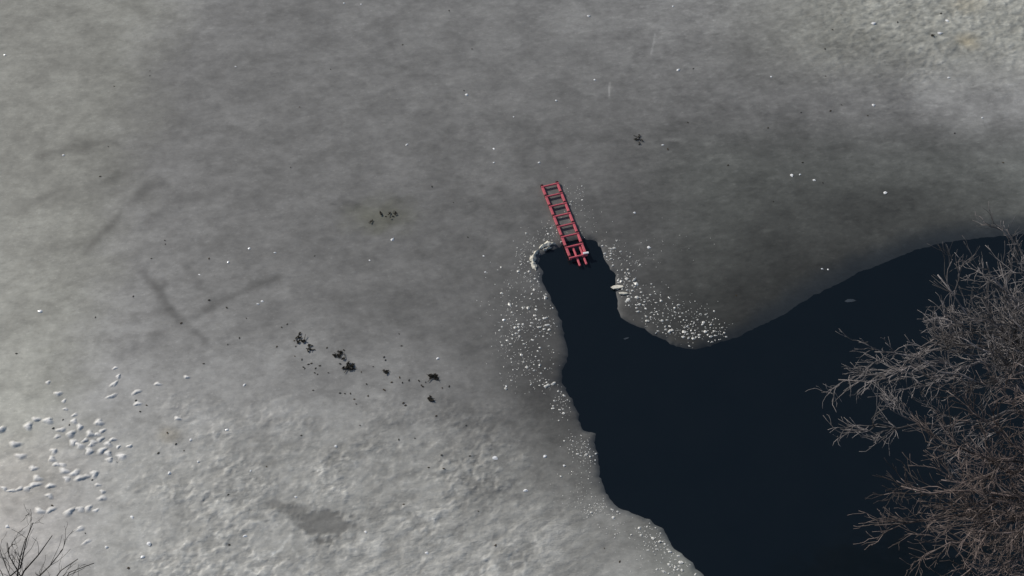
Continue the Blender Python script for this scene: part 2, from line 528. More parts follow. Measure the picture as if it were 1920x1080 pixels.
mark(blob(265, 125, 60, 30), 0.10); mark(blob(225, 195, 65, 14), 0.14); mark(blob(360, 70, 45, 12, -.8), 0.1); mark(blob(335, 225, 26, 16), .1)
mark(blob(370, 295, 26, 12), 0.1); mark(blob(465, 248, 14, 5), 0.14); mark(blob(255, 420, 30, 14), 0.05)
mark(blob(720, 402, 55, 28, -.15), 0.13); mark(blob(655, 381, 22, 7, .2), 0.22); mark(blob(625, 383, 8, 3), .25)
mark(blob(770, 420, 12, 7), .12); mark(blob(905, 349, 10, 4), .2); mark(blob(780, 348, 22, 4), .12); mark(blob(845, 180, 16, 12), .1)
mark(blob(680, 210, 42, 10), .12); mark(blob(845, 240, 12, 14), .12)
for k in range(46):
    mark(blob(rnd.uniform(480, 1250), rnd.uniform(40, 560), rnd.uniform(8, 34), rnd.uniform(4, 11), rnd.uniform(-.5, .2)), rnd.uniform(-.12, .14))
for k in range(40):
    a = rnd.uniform(0, 1)
    mark(blob(rnd.uniform(1150, 1700), rnd.uniform(250, 560), rnd.uniform(6, 26), rnd.uniform(2, 5), rnd.uniform(-.4, .2)), rnd.uniform(-.3, .15))
# slushy ice round the broken channel is a little yellower and darker
slush = np.maximum(blob(990, 630, 70, 75), blob(1270, 600, 90, 45, .5))
tone *= 1 - 0.10 * slush * (0.4 + mot2)
# pale scratches
mark(stroke([(1143, 155), (1142, 180)], 1.6, 0), -0.7); mark(stroke([(1228, 64), (1226, 80), (1220, 102)], 1.6, 0), -0.4)
mark(stroke([(512, 1040), (528, 1030), (533, 1018), (545, 1005)], 3), -0.3); mark(stroke([(688, 822), (698, 818)], 3, 0), -0.5)
for a, b in (((880, 8), 8), ((988, 8), 14), ((962, 6), 9), ((972, 42), 7)):
    mark(blob(a[0], a[1], b, b * .6), -0.15)

# --- colour of the sheet
rgb = np.ones((len(xx), 3), np.float32) * np.array([1.01, 1.0, 0.955], np.float32)
olive = np.clip(smooth01(420, 230, px + .25 * py + 60 * mot) * smooth01(1200, 700, py) + smooth01(1250, 1600, px) * smooth01(200, 60, py) + 0.35 * smooth01(700, 900, py), 0, 1)
rgb *= 1 + olive[:, None] * np.array([0.0, 0.005, -0.07])
alg = blob(715, 405, 70, 36, -.1, .9)
rgb *= 1 + alg[:, None] * np.array([0.0, 0.01, -0.14])
rust = blob(1815, 78, 26, 16, 0, .9) + 0.5 * blob(1812, 10, 40, 16, 0, .9) + .5 * blob(318, 815, 26, 18, 0, .9)
rgb *= 1 + rust[:, None] * np.array([0.10, 0.0, -0.16])
green = smooth01(1150, 1350, px) * smooth01(200, 330, py)
rgb *= 1 + green[:, None] * np.array([-0.03, 0.01, -0.03])
pink = smooth01(250, 20, px) * smooth01(760, 900, py)
rgb *= 1 + pink[:, None] * np.array([0.02, -0.02, 0.0])

# --- thin ice beside the water: dark water shows through; a wide soft margin on the right, a narrow one on the left
soft = smooth01(1240, 1480, px) * smooth01(800, 700, py)
wid = 0.14 + 0.62 * soft + (0.42 - .2 * soft) * NB.fbm(xx * 1.5, yy * 1.5, 3)
thin = smooth01(1.0, 0.0, D / np.maximum(wid, 0.03))
wat = np.array([0.012, 0.017, 0.022])
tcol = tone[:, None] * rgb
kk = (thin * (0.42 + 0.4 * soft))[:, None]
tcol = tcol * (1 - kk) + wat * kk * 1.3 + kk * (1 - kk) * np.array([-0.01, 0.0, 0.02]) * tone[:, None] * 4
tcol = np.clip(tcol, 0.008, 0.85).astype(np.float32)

slope = 0.5 - 0.44 * soft
zz = np.where(D > 0, WATER_Z * np.exp(-slope * np.maximum(D, 0) / 0.05), WATER_Z + slope * D)
k = smooth01(0.05, 0.5, D)
zz = np.where(D < -0.5, -0.25, np.maximum(zz, -0.25)) + np.where(D > 0, height * k, 0)
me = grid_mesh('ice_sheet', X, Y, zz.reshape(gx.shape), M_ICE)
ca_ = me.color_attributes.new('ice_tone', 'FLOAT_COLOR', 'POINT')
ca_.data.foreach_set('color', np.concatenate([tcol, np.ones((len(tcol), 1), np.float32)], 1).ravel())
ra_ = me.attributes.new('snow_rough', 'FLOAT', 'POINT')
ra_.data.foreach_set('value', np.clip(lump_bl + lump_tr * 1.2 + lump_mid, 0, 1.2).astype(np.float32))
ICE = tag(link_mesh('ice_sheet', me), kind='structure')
Zg = zz.reshape(gx.shape); Cg = tcol.reshape(gx.shape + (3,)); Dg = D.reshape(gx.shape)


def ice_at(x, y):
    i = min(max(int(np.searchsorted(X, x)), 0), len(X) - 1); j = min(max(int(np.searchsorted(Y, y)), 0), len(Y) - 1)
    return float(Zg[j, i]), float(Dg[j, i]), Cg[j, i]


# ------------------------------------------------------------------ snow footprints: parts of the ice sheet
def footprint_mesh(seed, p, size, stretch, turn):
    """a raised, melted-out print whose rim runs into the ice around it"""
    r = random.Random(seed)
    ns = 18
    prof = [(0, 1.0), (0.22, .96), (0.42, .80), (0.6, .52), (0.76, .25), (0.92, .08), (1.15, -.01), (1.4, -.10)]
    ph, ph2 = r.uniform(0, 6), r.uniform(0, 6)
    hgt = 0.040 * size * r.uniform(.8, 1.25)
    ox, oy = r.uniform(-.12, .12), r.uniform(-.12, .12)
    vs, cols, fs = [], [], []
    c_, s_ = math.cos(turn), math.sin(turn)
    bright = r.uniform(.64, .76)
    for q, (rr, h) in enumerate(prof):
        for k_ in range(1 if q == 0 else ns):
            a = 2 * math.pi * k_ / ns
            f = 1 + 0.2 * math.sin(2 * a + ph) + 0.16 * math.sin(3 * a + ph2) + r.uniform(-.09, .09)
            u = (math.cos(a) * rr * f + ox * (1 - rr)) * 0.135 * size * stretch ** .7
            v = (math.sin(a) * rr * f + oy * (1 - rr)) * 0.110 * size
            x, y = u * c_ - v * s_, u * s_ + v * c_
            z, d, c = ice_at(p.x + x, p.y + y)
            vs.append((x, y, z + h * hgt - (.002 if q > 5 else 0)))
            m_ = max(0.0, min(1.0, (1.0 - rr) * 1.7))
            t_ = c * (1 - m_) + np.array([bright, bright * .985, bright * .95]) * m_
            cols.append((float(t_[0]), float(t_[1]), float(t_[2]), 1.0))
    for k_ in range(ns):
        fs.append((0, 1 + k_, 1 + (k_ + 1) % ns))
    for q in range(len(prof) - 2):
        for k_ in range(ns):
            a = 1 + q * ns + k_; b = 1 + q * ns + (k_ + 1) % ns
            fs.append((a, a + ns, b + ns, b))
    me = bpy.data.meshes.new('footprint')
    me.from_pydata(vs, [], fs); me.materials.append(M_ICE); me.shade_smooth()
    ca2 = me.color_attributes.new('ice_tone', 'FLOAT_COLOR', 'POINT')
    ca2.data.foreach_set('color', np.array(cols, np.float32).ravel())
    return me


# (px, py, size, stretch, turn)
FP = [(90, 717, .8, 1, 0), (109, 738, .9, 1, 0), (120, 752, .8, 1, .5), (123, 767, .7, 1, 0), (68, 786, 1.1, 1, 0), (90, 789, 1.0, 1.5, 0),
      (53, 799, 1.1, 1, 0), (29, 833, 1.2, 1, 0), (39, 855, 1.3, 1.1, -.3), (63, 878, 1.0, 1, 0), (71, 897, 1.0, 1.2, 0), (95, 911, 1.1, 1.3, .2),
      (93, 930, 1.0, 1.2, 0), (22, 920, .9, 2.2, .25), (36, 917, .9, 1.6, .2), (52, 916, 1.0, 1.8, .4), (65, 909, 1.0, 1.5, .4), (8, 916, .9, 1.5, 0),
      (140, 778, .9, 1, .4), (139, 790, .8, 1, 0), (150, 801, 1.0, 1, 1.2), (115, 806, 1.0, 1.2, 0), (108, 818, .9, 1.1, 0), (133, 814, 1.1, 1.2, 0),
      (137, 829, 1.0, 1.1, -.2), (150, 836, 1.1, 1.3, -.2), (168, 846, 1.1, 1.1, 0), (186, 792, 1.0, 1.1, .2), (192, 808, 1.0, 1.1, .4), (170, 814, 1.0, 1, 0),
      (176, 829, .9, 1.2, .2), (188, 824, .8, 1.1, 0), (191, 845, 1.1, 1.2, .2), (203, 851, 1.0, 1.1, 0), (203, 833, .9, 1, 0), (222, 838, .8, 1, 1.2),
      (243, 837, .9, 1, .3), (101, 846, 1.0, 1, 0), (98, 861, 1.0, 1.2, 0), (106, 871, 1.0, 1.1, 0), (118, 872, .9, 1.1, 0), (121, 883, 1.0, 1.2, 0),
      (126, 898, 1.0, 1.2, .2), (141, 887, 1.0, 1, 0), (152, 896, 1.0, 1.5, .4), (162, 893, .9, 1.4, .4), (177, 889, 1.0, 1.1, .9), (184, 909, .9, 1.1, .2),
      (193, 922, .9, 1, 0), (192, 934, .9, 1, 0), (75, 958, .9, 1.5, 0), (95, 956, .9, 1.3, .3), (130, 960, 1.0, 1.8, .3), (150, 955, 1.0, 1.6, .3), (166, 953, .9, 1.4, .5),
      (180, 957, .8, 1.2, .2), (150, 992, .9, 1.8, .4), (163, 1016, .8, 2.0, .5), (214, 720, .8, 2.0, .9), (210, 743, .9, 1.8, .1), (256, 735, .8, 1.4, .3),
      (296, 720, .7, 1.4, 0), (222, 706, .7, 1.2, .7), (350, 707, .8, 1, 0), (258, 757, .8, 1.2, .4), (334, 785, .9, 1.2, .2), (216, 690, .8, 1.1, .2), (2, 806, 1.2, 1, 0),
      (205, 862, .8, 1.3, .4), (228, 856, .9, 1.6, .3), (172, 834, .8, 1, 0), (182, 815, .8, 1, 0), (160, 826, .7, 1, 0), (212, 824, .8, 1, 0)]
for k_, (a, b, s, st, tr) in enumerate(FP):
    p = at(a, b)
    o = link_mesh('footprint', footprint_mesh(k_, p, s * rnd.uniform(.58, .95), st, tr + rnd.uniform(-.3, .3)), ICE)
    o.location = (p.x, p.y, 0)


# ------------------------------------------------------------------ ice lumps and crumbs
def lump_mesh(name, seed, mat, rings=4, seg=7, flat=0.6, rough=0.3):
    r = random.Random(seed)
    vs = [(r.uniform(-.08, .08), r.uniform(-.08, .08), flat)]
    for i in range(1, rings):
        a = math.pi * 0.5 * i / (rings - 1) * 1.12
        for k_ in range(seg):
            t = 2 * math.pi * (k_ + .5 * (i % 2)) / seg
            f = 1 + r.uniform(-rough, rough)
            vs.append((math.sin(a) * math.cos(t) * f, math.sin(a) * math.sin(t) * f, math.cos(a) * flat * (1 + r.uniform(-rough, rough))))
    fs = [(0, 1 + k_, 1 + (k_ + 1) % seg) for k_ in range(seg)]
    for i in range(rings - 2):
        for k_ in range(seg):
            a = 1 + i * seg + k_; b = 1 + i * seg + (k_ + 1) % seg
            fs += [(a, a + seg, b), (b, a + seg, b + seg)]
    fs.append(tuple(1 + (rings - 2) * seg + k_ for k_ in range(seg - 1, -1, -1)))
    me = bpy.data.meshes.new(name)
    me.from_pydata(vs, [], fs); me.materials.append(mat)
    return me


LUMPS = [lump_mesh('ice_lump', s, M_CHUNK) for s in range(9)]
GLINTS = [lump_mesh('ice_lump', 50 + s, M_GLINT) for s in range(4)]
ZONES = [  # cx, cy, sx, sy, count, size, key
    (987, 545, 26, 24, 26, 1.0, 'L'), (1003, 612, 24, 15, 46, 1.05, 'L'), (955, 618, 15, 26, 26, .8, 'L'), (988, 668, 26, 22, 44, .9, 'L'), (1010, 705, 18, 14, 16, .8, 'L'), (1030, 718, 14, 4, 5, 1.3, 'L'),
    (1005, 520, 12, 16, 12, 1.0, 'L'), (1022, 545, 8, 12, 8, 1.1, 'L'), (960, 560, 30, 24, 16, .55, 'L'), (965, 690, 22, 26, 16, .55, 'L'),
    (1062, 750, 13, 16, 34, .75, 'B'), (1085, 832, 14, 12, 24, .9, 'B'), (1104, 858, 12, 10, 14, .9, 'B'), (1090, 890, 16, 20, 16, .55, 'B'), (1105, 940, 22, 14, 24, .5, 'B'), (1118, 955, 10, 8, 16, .6, 'B'),
    (1158, 956, 6, 4, 5, 1.3, 'C'), (1150, 990, 14, 12, 8, .9, 'C'), (1222, 1000, 18, 11, 22, 1.05, 'C'), (1240, 1022, 16, 10, 18, 1.05, 'C'), (1280, 1055, 16, 10, 16, 1.0, 'C'), (1255, 1060, 20, 14, 18, .6, 'C'), (1200, 1040, 16, 14, 8, .6, 'C'),
    (995, 470, 14, 14, 20, .75, 'T'), (985, 495, 14, 16, 16, .6, 'T'), (1035, 432, 10, 9, 14, .9, 'T'), (1020, 450, 14, 10, 12, .6, 'T'),
    (1140, 474, 10, 12, 18, 1.15, 'R'), (1180, 488, 16, 12, 13, .9, 'R'), (1168, 526, 11, 10, 22, 1.1, 'R'), (1195, 562, 20, 9, 26, 1.1, 'R'), (1232, 556, 16, 12, 10, .9, 'R'),
    (1222, 598, 16, 8, 16, 1.0, 'P'), (1255, 578, 26, 12, 20, .8, 'P'), (1285, 588, 26, 12, 16, .8, 'P'), (1262, 622, 18, 6, 12, 1.1, 'P'), (1297, 622, 12, 14, 24, 1.0, 'P'), (1325, 612, 15, 12, 26, .9, 'P'), (1345, 632, 10, 8, 8, .8, 'P'),
    (1078, 372, 12, 18, 20, .55, 'N'), (1100, 410, 12, 16, 12, .5, 'N'), (1210, 470, 40, 25, 18, .45, 'R')]
LBL = {'L': ('small white ice lump in the scatter left of the dark water channel', 'ice lumps left of the channel'),
       'B': ('small white ice lump along the narrow left water edge below the channel bend', 'ice lumps along the lower left water edge'),
       'C': ('small white ice lump on the ice corner at the bottom edge of the open water', 'ice lumps at the bottom corner of the water'),
       'T': ('small white ice lump around the pale slush rim left of the red ladder', 'ice lumps around the slush rim'),
       'R': ('small white ice lump right of the ladder end beside the hole', 'ice lumps right of the hole'),
       'P': ('small white ice lump on the dark ice point between channel and wide water', 'ice lumps on the dark ice point'),
       'N': ('tiny white ice fleck on grey ice just right of the red ladder', 'ice flecks right of the ladder')}
allp = []
for cx_, cy_, sx, sy, n, s, key in ZONES:
    for k_ in range(n):
        for tries in range(12):
            a = rnd.gauss(cx_, sx); b = rnd.gauss(cy_, sy)
            p = at(a, b)
            z, d, c = ice_at(p.x, p.y)
            if d > 0.05 and all((p.x - q[1]) ** 2 + (p.y - q[2]) ** 2 > .0042 for q in allp): break
        else:
            continue
        allp.append((s * min(max(math.exp(rnd.gauss(-.25, .4)), .3), 1.7) * 0.0255, p.x, p.y, z, key))
allp.sort(key=lambda t: -t[0])


def put_lump(x, y, z, s, label, group, mesh=None):
    o = link_mesh('ice_lump', mesh or LUMPS[rnd.randrange(len(LUMPS))])
    o.location = (x, y, z - s * 0.05)
    st = rnd.uniform(.85, 1.5)
    o.scale = (s * st, s * rnd.uniform(.7, 1.05), s * rnd.uniform(.7, 1.2))
    o.rotation_euler = (rnd.uniform(-.15, .15), rnd.uniform(-.15, .15), rnd.gauss(0, .5))
    return tag(o, label, 'ice lump', group)


BYKEY = {}
for s, x, y, z, key in allp[:280]:
    BYKEY.setdefault(key, []).append((x, put_lump(x, y, z, s, *LBL[key])))
# the finest crumbs: one mass
vs, fs = [], []
base = [lump_mesh('crumb_shape', 100 + s, M_CHUNK, 3, 5) for s in range(4)]
crumbs = [(s, x, y, z) for s, x, y, z, k_ in allp[280:]]
for cx_, cy_, sx, sy, n, s, key in ZONES:
    for k_ in range(int(n * 1.6)):
        p = at(rnd.gauss(cx_, sx * 1.25), rnd.gauss(cy_, sy * 1.25)); z, d, c = ice_at(p.x, p.y)
        if d > 0.04: crumbs.append((rnd.uniform(.006, .013), p.x, p.y, z))
for s, x, y, z in crumbs:
    b = base[rnd.randrange(4)]; n0 = len(vs); t = rnd.uniform(0, 6)
    c_, s_ = math.cos(t), math.sin(t)
    for v in b.vertices:
        vs.append((x + s * (v.co.x * c_ - v.co.y * s_), y + s * (v.co.x * s_ + v.co.y * c_), z + s * v.co.z))
    fs += [tuple(n0 + i for i in f.vertices) for f in b.polygons]
tag(mesh_obj('ice_crumbs', vs, fs, M_CHUNK), 'fine white ice crumbs strewn round the edges of the open water', 'ice crumbs', kind='stuff')

ORD1 = ['', 'first', 'second', 'third', 'fourth', 'fifth', 'sixth', 'seventh', 'eighth', 'ninth', 'tenth', 'eleventh', 'twelfth', 'thirteenth', 'fourteenth', 'fifteenth', 'sixteenth', 'seventeenth', 'eighteenth', 'nineteenth']


def ordinal(i):
    if i < 20: return ORD1[i]
    tens = {2: 'twent', 3: 'thirt', 4: 'fort'}[i // 10]
    return tens + 'ieth' if i % 10 == 0 else tens + 'y-' + ORD1[i % 10]


def label_in_order(items, fmt):
    """items: (photo x, object); number them from the left"""
    items = sorted(items, key=lambda t: t[0])
    for i, (a, o) in enumerate(items):
        w_ = 'leftmost' if i == 0 else 'rightmost' if i == len(items) - 1 else ordinal(i + 1) + ' from left'
        o['label'] = fmt % w_


label_in_order(BYKEY.get('B', []), '%s small white ice lump along the left water edge below the channel')
label_in_order(BYKEY.get('T', []), '%s small white ice lump around the pale slush rim left of ladder')
label_in_order(BYKEY.get('N', []), '%s tiny white ice fleck just right of the red ladder')
label_in_order(BYKEY.get('C', []), '%s small white ice lump on ice corner at bottom edge of water')

# lone bright fragments on the open ice
LONE = {'A': ('lone bright ice fragment on smooth grey ice at upper left', 'lone ice fragments above left', [
            (875, 178, 1.1), (763, 271, .9), (736, 449, 1.2), (119, 291, .9), (442, 125, .7), (926, 305, .7), (1011, 305, 1.0), (693, 488, .7), (645, 6, .7), (677, 8, .7), (926, 279, .7), (963, 219, .6), (9, 103, 1.0)]),
        'B': ('lone bright ice fragment on the grey ice at upper right', 'lone ice fragments upper right', [
            (1272, 131, 1.3), (1243, 272, .9), (1104, 30, 1.0), (1043, 189, 1.0), (1115, 150, .7), (1446, 144, .9), (1638, 44, 1.5), (1762, 62, 1.7), (1776, 39, 1.2), (1779, 146, 1.0), (1638, 197, 1.2), (1842, 221, 1.0), (1485, 329, 1.5), (1527, 338, 1.1), (1660, 361, 1.2), (1500, 327, .7), (1190, 399, 1.0), (1217, 464, 1.2), (1262, 12, .8), (1695, 505, .8), (1542, 503, .8), (1553, 504, .7)]),
        'C': ('lone bright ice fragment on the pale ice at lower left', 'lone ice fragments lower left', [
            (76, 584, 1.4), (428, 492, 1.0), (467, 466, 1.0), (516, 474, .8), (374, 515, .7), (318, 887, 1.4), (426, 806, 1.0), (630, 837, 1.0), (821, 672, 1.2), (458, 722, .9), (492, 565, .8), (484, 570, .8), (200, 1026, 1.2), (14, 987, 1.3), (460, 1005, 1.2), (280, 1020, 1.5), (268, 1045, 1.1), (800, 1037, 1.0), (686, 998, .9), (555, 932, .9), (248, 970, 1.2), (470, 883, .8), (358, 825, 1.0), (372, 866, .9)]),
        'D': ('lone bright ice fragment between leaf clumps and open water', 'lone ice fragments near the lower water', [
            (929, 859, 1.5), (986, 920, 1.2), (1022, 856, 1.1), (949, 724, .8), (1058, 873, .9), (945, 600, .9), (910, 510, .7), (907, 480, .7)])}
for key, (lab, grp, pts) in LONE.items():
    its = []
    for a, b, s in pts:
        p = at(a, b); z, d, c = ice_at(p.x, p.y)
        its.append((a, put_lump(p.x, p.y, z, 0.034 * s, lab, grp, GLINTS[rnd.randrange(4)])))
    label_in_order(its, lab.replace('lone bright', '%s lone bright'))


# slush rim and slabs: thrown-up ice at the upper left of the hole
def ridge_mesh(name, pts, width, hgt, mat, seed, z0=0.0):
    """an uneven ridge that follows photo-pixel points on the ice"""
    r = random.Random(seed)
    P_ = [at(a, b) for a, b in pts]
    dense = []
    for a, b in zip(P_[:-1], P_[1:]):
        k2 = max(2, int((b - a).length / 0.035))
        for j in range(k2): dense.append(a.lerp(b, j / k2))
    dense.append(P_[-1])
    n = len(dense); vs, fs = [], []
    sec = [(-1.15, -0.02), (-.8, .35), (-.35, .8), (.05, 1.0), (.5, .75), (.85, .3), (1.15, -0.02)]
    ph = r.uniform(0, 9)
    for i, p in enumerate(dense):
        t = (dense[min(i + 1, n - 1)] - dense[max(i - 1, 0)]).normalized()
        nn = Vector((-t.y, t.x, 0))
        e = min(1.0, 4.5 * min(i + .4, n - 1 - i + .4) / n)
        w_ = width * e * (1 + .35 * math.sin(i * .9 + ph) + r.uniform(-.3, .3))
        h_ = hgt * e * (1 + .35 * math.sin(i * 1.7 + ph) + r.uniform(-.35, .35))
        for u, v in sec:
            q = p + nn * (u * w_ + r.uniform(-.12, .12) * width)
            vs.append((q.x, q.y, z0 + v * h_ + r.uniform(-.1, .1) * hgt * (v > 0)))
    m_ = len(sec)
    for i in range(n - 1):
        for k2 in range(m_ - 1):
            a = i * m_ + k2
            fs.append((a, a + m_, a + m_ + 1, a + 1))
    fs.append(tuple(range(m_))); fs.append(tuple((n - 1) * m_ + k2 for k2 in range(m_ - 1, -1, -1)))
    return mesh_obj(name, vs, fs, mat)


tag(ridge_mesh('slush_ridge', [(1011, 466), (1018, 461), (1028, 457), (1042, 457)], .055, .06, M_SLUSH, 4), 'pale slush ridge curving along the top left rim of the hole', 'slush ridge')
tag(ridge_mesh('slush_ridge', [(1005, 507), (1000, 495), (999, 484), (1004, 474), (1010, 468)], .05, .05, M_SLUSH, 5), 'pale slush ridge running down the left rim of the hole', 'slush ridge')
tag(ridge_mesh('slush_ridge', [(1018, 469), (1026, 466), (1034, 464)], .025, .035, M_SLUSH, 6), 'short pale slush ridge inside the curved rim beside the ladder', 'slush ridge')


def slab(name, outline, thick, z, mat, label):
    P_ = [at(a, b) for a, b in outline]
    c = sum(P_, Vector()) / len(P_)
    n = len(P_); vs, fs = [], []
    r = random.Random(len(label))
    for q, (sc, zz_) in enumerate(((.93, 0), (1.03, thick * .4), (1.0, thick * .85), (.82, thick))):
        for p in P_:
            v = c + (p - c) * sc
            vs.append((v.x, v.y, z + zz_ + r.uniform(-.004, .004)))
    for q in range(3):
        for k_ in range(n):
            a = q * n + k_; b = q * n + (k_ + 1) % n
            fs.append((a, b, b + n, a + n))
    fs.append(tuple(3 * n + k_ for k_ in range(n))); fs.append(tuple(range(n - 1, -1, -1)))
    o = mesh_obj(name, vs, fs, mat)
    bm_ = o.data; bm_.validate()
    return tag(o, label, 'ice slab')


slab('ice_slab', [(1145, 539), (1150, 536), (1158, 535), (1168, 536), (1169, 539), (1160, 541), (1150, 542)], .03, -.012, M_SLUSH, 'flat pale ice slab jutting into the water right of the ladder end')
slab('ice_slab', [(1160, 549), (1166, 548), (1175, 549), (1178, 551), (1170, 553), (1162, 552)], .03, -.006, M_SLUSH, 'narrow pale ice sliver just below the jutting slab')
slab('ice_slab', [(1584, 563), (1590, 559), (1600, 559), (1606, 562), (1599, 564), (1590, 565)], .018, WATER_Z - .01, M_CLEAR, 'thin grey ice sliver floating in the wide water')
slab('ice_slab', [(1169, 633), (1174, 631), (1180, 631), (1178, 633), (1172, 635)], .018, WATER_Z - .01, M_CLEAR, 'thin grey ice sliver floating in the channel mouth')

# ------------------------------------------------------------------ dead leaves and leaf clumps
def leaf_shape(r, s):
    """one crumpled leaf: a bent, lobed blade with thickness"""
    out = [(1.0, 0), (.55, .38), (.1, .55), (-.45, .36), (-.95, .06), (-.45, -.4), (.1, -.5), (.55, -.34)]
    cu = r.uniform(.2, .7); tw = r.uniform(-.4, .4)
    top = [(x * s, y * s * r.uniform(.8, 1.2), s * (.10 + cu * (y * y) + .25 * x * x * cu + tw * x * y)) for x, y in out]
    vs = top + [(x, y, z - s * .10) for x, y, z in top] + [(0, 0, s * .10), (0, 0, 0)]
    n = len(out)
    fs = []
    for i in range(n):
        j = (i + 1) % n
        fs += [(i, j, 2 * n), (n + j, n + i, 2 * n + 1), (j, i, n + i, n + j)]
    return vs, fs


def leaf_mesh(seed, mat):
    v, f = leaf_shape(random.Random(seed), 1.0)
    me = bpy.data.meshes.new('dead_leaf'); me.from_pydata(v, [], f); me.materials.append(mat)
    return me


LEAVES = [leaf_mesh(s, M_LEAF) for s in range(4)] + [leaf_mesh(s + 9, M_LEAF2) for s in range(2)]


FLECK = []


def put_leaf(a, b, s, label, group):
    s *= 1.3
    p = at(a, b); z, d, c = ice_at(p.x, p.y)
    if d < .05: return
    o = link_mesh('dead_leaf', LEAVES[rnd.randrange(6)])
    o.location = (p.x, p.y, z + .002); o.scale = (s, s, s * rnd.uniform(.7, 1.4)); o.rotation_euler = (0, 0, rnd.uniform(0, 6.3))
    FLECK.append((a, o))
    tag(o, label, 'leaf', group)


def clump(pts, n, label, seed, name='leaf_clump'):
    """a heap of soaked leaves and twig bits; pts = photo pixels with spread"""
    r = random.Random(seed); vs, fs = [], []
    c0 = at(*pts[0][:2]); zb, _, _ = ice_at(c0.x, c0.y)
    for k_ in range(n):
        a, b, sp = pts[r.randrange(len(pts))]
        p = at(r.gauss(a, sp), r.gauss(b, sp * .75)); z, d, c = ice_at(p.x, p.y)
        v, f = leaf_shape(r, r.uniform(.018, .042))
        M_ = Matrix.Translation((p.x - c0.x, p.y - c0.y, z - zb + r.uniform(.002, .035))) @ Matrix.Rotation(r.uniform(0, 6.3), 4, 'Z') @ Matrix.Rotation(r.uniform(-.5, .5), 4, 'X')
        n0 = len(vs); vs += [tuple(M_ @ Vector(q)) for q in v]; fs += [tuple(n0 + i for i in q) for q in f]
    for k_ in range(n // 10):
        a, b, sp = pts[r.randrange(len(pts))]
        p = at(r.gauss(a, sp), r.gauss(b, sp * .7)) - c0; t = r.uniform(0, 6.3); L = r.uniform(.06, .16)
        q = p + Vector((math.cos(t) * L, math.sin(t) * L, r.uniform(0, .04)))
        n0 = len(vs); w_ = Vector((-math.sin(t), math.cos(t), 0)) * .006
        for e in (p + Vector((0, 0, .02)), q + Vector((0, 0, .02))):
            vs += [tuple(e - w_), tuple(e + w_), tuple(e + Vector((0, 0, .012)))]
        fs += [(n0, n0 + 3, n0 + 4, n0 + 1), (n0 + 1, n0 + 4, n0 + 5, n0 + 2), (n0 + 2, n0 + 5, n0 + 3, n0), (n0, n0 + 1, n0 + 2), (n0 + 3, n0 + 5, n0 + 4)]
    o = mesh_obj(name, vs, fs, M_LEAF); o.location = (c0.x, c0.y, zb)
    return tag(o, label, 'leaf clump')


clump([(561, 633, 2.5), (560, 641, 2), (569, 640, 2), (562, 627, 1.5)], 34, 'ragged dark leaf clump at the upper left end of the debris trail', 1)
clump([(580, 648, 2), (580, 654, 2.5), (586, 656, 1.5)], 20, 'small dark leaf clump just below the ragged upper left clump', 2)
clump([(639, 662, 3), (634, 667, 2), (627, 667, 1.5), (643, 672, 2)], 46, 'dark leaf clump at the top of the large pair in the debris trail', 3)
clump([(652, 684, 3), (656, 690, 3), (648, 692, 2.5), (661, 687, 2.5)], 54, 'largest dark leaf clump at the bottom of the pair in the debris trail', 4)
clump([(722, 696, 2.6), (725, 698, 1.5)], 18, 'small dark leaf clump alone in the middle of the debris trail', 5)
clump([(813, 707, 3.3), (818, 709, 2.5), (809, 706, 2.5)], 50, 'round dark leaf clump at the right end of the debris trail', 6)
clump([(806, 748, 2.4), (811, 751, 1.8)], 24, 'small dark leaf clump lying below the round right hand clump', 7)
clump([(1198, 262, 2.2), (1198, 257, 1.2), (1193, 262, 1.3), (1204, 263, 1.3), (1199, 268, 1.2)], 24, 'dark star shaped leaf clump on grey ice above the ladder', 8)
clump([(713, 400, 2), (730, 405, 3), (741, 401, 2)], 20, 'thin dark weed patch on the olive stain left of the ladder', 9)
clump([(698, 415, 1.6), (694, 418, 1.6)], 8, 'tiny dark weed patch at lower left of the olive stain', 10)
clump([(1749, 66, 1.8), (1747, 68, 1.2)], 9, 'small dark leaf clump on lumpy ice near the top right corner', 11)

Z6 = 5.647
trail = [(45, 78), (105, 45), (180, 220), (195, 280), (185, 385), (260, 420), (330, 470), (360, 460), (275, 500), (290, 515), (450, 485), (405, 512), (395, 560), (425, 575), (540, 560), (525, 295),
         (380, 745), (395, 315), (665, 465), (810, 465), (890, 552), (1015, 495), (1130, 395), (1145, 425), (1290, 148), (1315, 275), (945, 680), (1210, 660), (1295, 610), (1325, 665), (1395, 640),
         (1500, 645), (1570, 660), (1525, 690), (1540, 705), (1745, 720), (1820, 705), (1140, 745), (665, 775), (715, 780), (775, 780), (815, 840), (835, 890), (960, 800), (1335, 880), (1355, 905)]
for a, b in trail:
    put_leaf(520 + a / Z6, 600 + b / Z6, rnd.uniform(.017, .028), 'tiny dark leaf fleck scattered along the debris trail on pale ice', 'leaf flecks of the debris trail')
UL = [(545, 314), (203, 275), (309, 451), (188, 331), (214, 162), (562, 201), (810, 350), (850, 380), (877, 445), (281, 133), (281, 142), (590, 480), (870, 170), (885, 92), (755, 84), (842, 20), (310, 458), (620, 130)]
for a, b in UL:
    put_leaf(a, b, rnd.uniform(.015, .026), 'tiny dark leaf fleck on the grey ice at upper left', 'leaf flecks at upper left')
UR = [(1300, 129), (1577, 28), (1561, 56), (1548, 143), (1502, 211), (1557, 208), (1578, 197), (1505, 305), (1627, 217), (1790, 250), (1881, 305), (1450, 378), (1543, 343), (1380, 554), (1683, 42), (1365, 310), (1440, 240), (1252, 280), (1764, 26), (1547, 92), (1290, 230)]
for a, b in UR:
    put_leaf(a, b, rnd.uniform(.018, .03), 'tiny dark leaf fleck on the grey ice at upper right', 'leaf flecks at upper right')
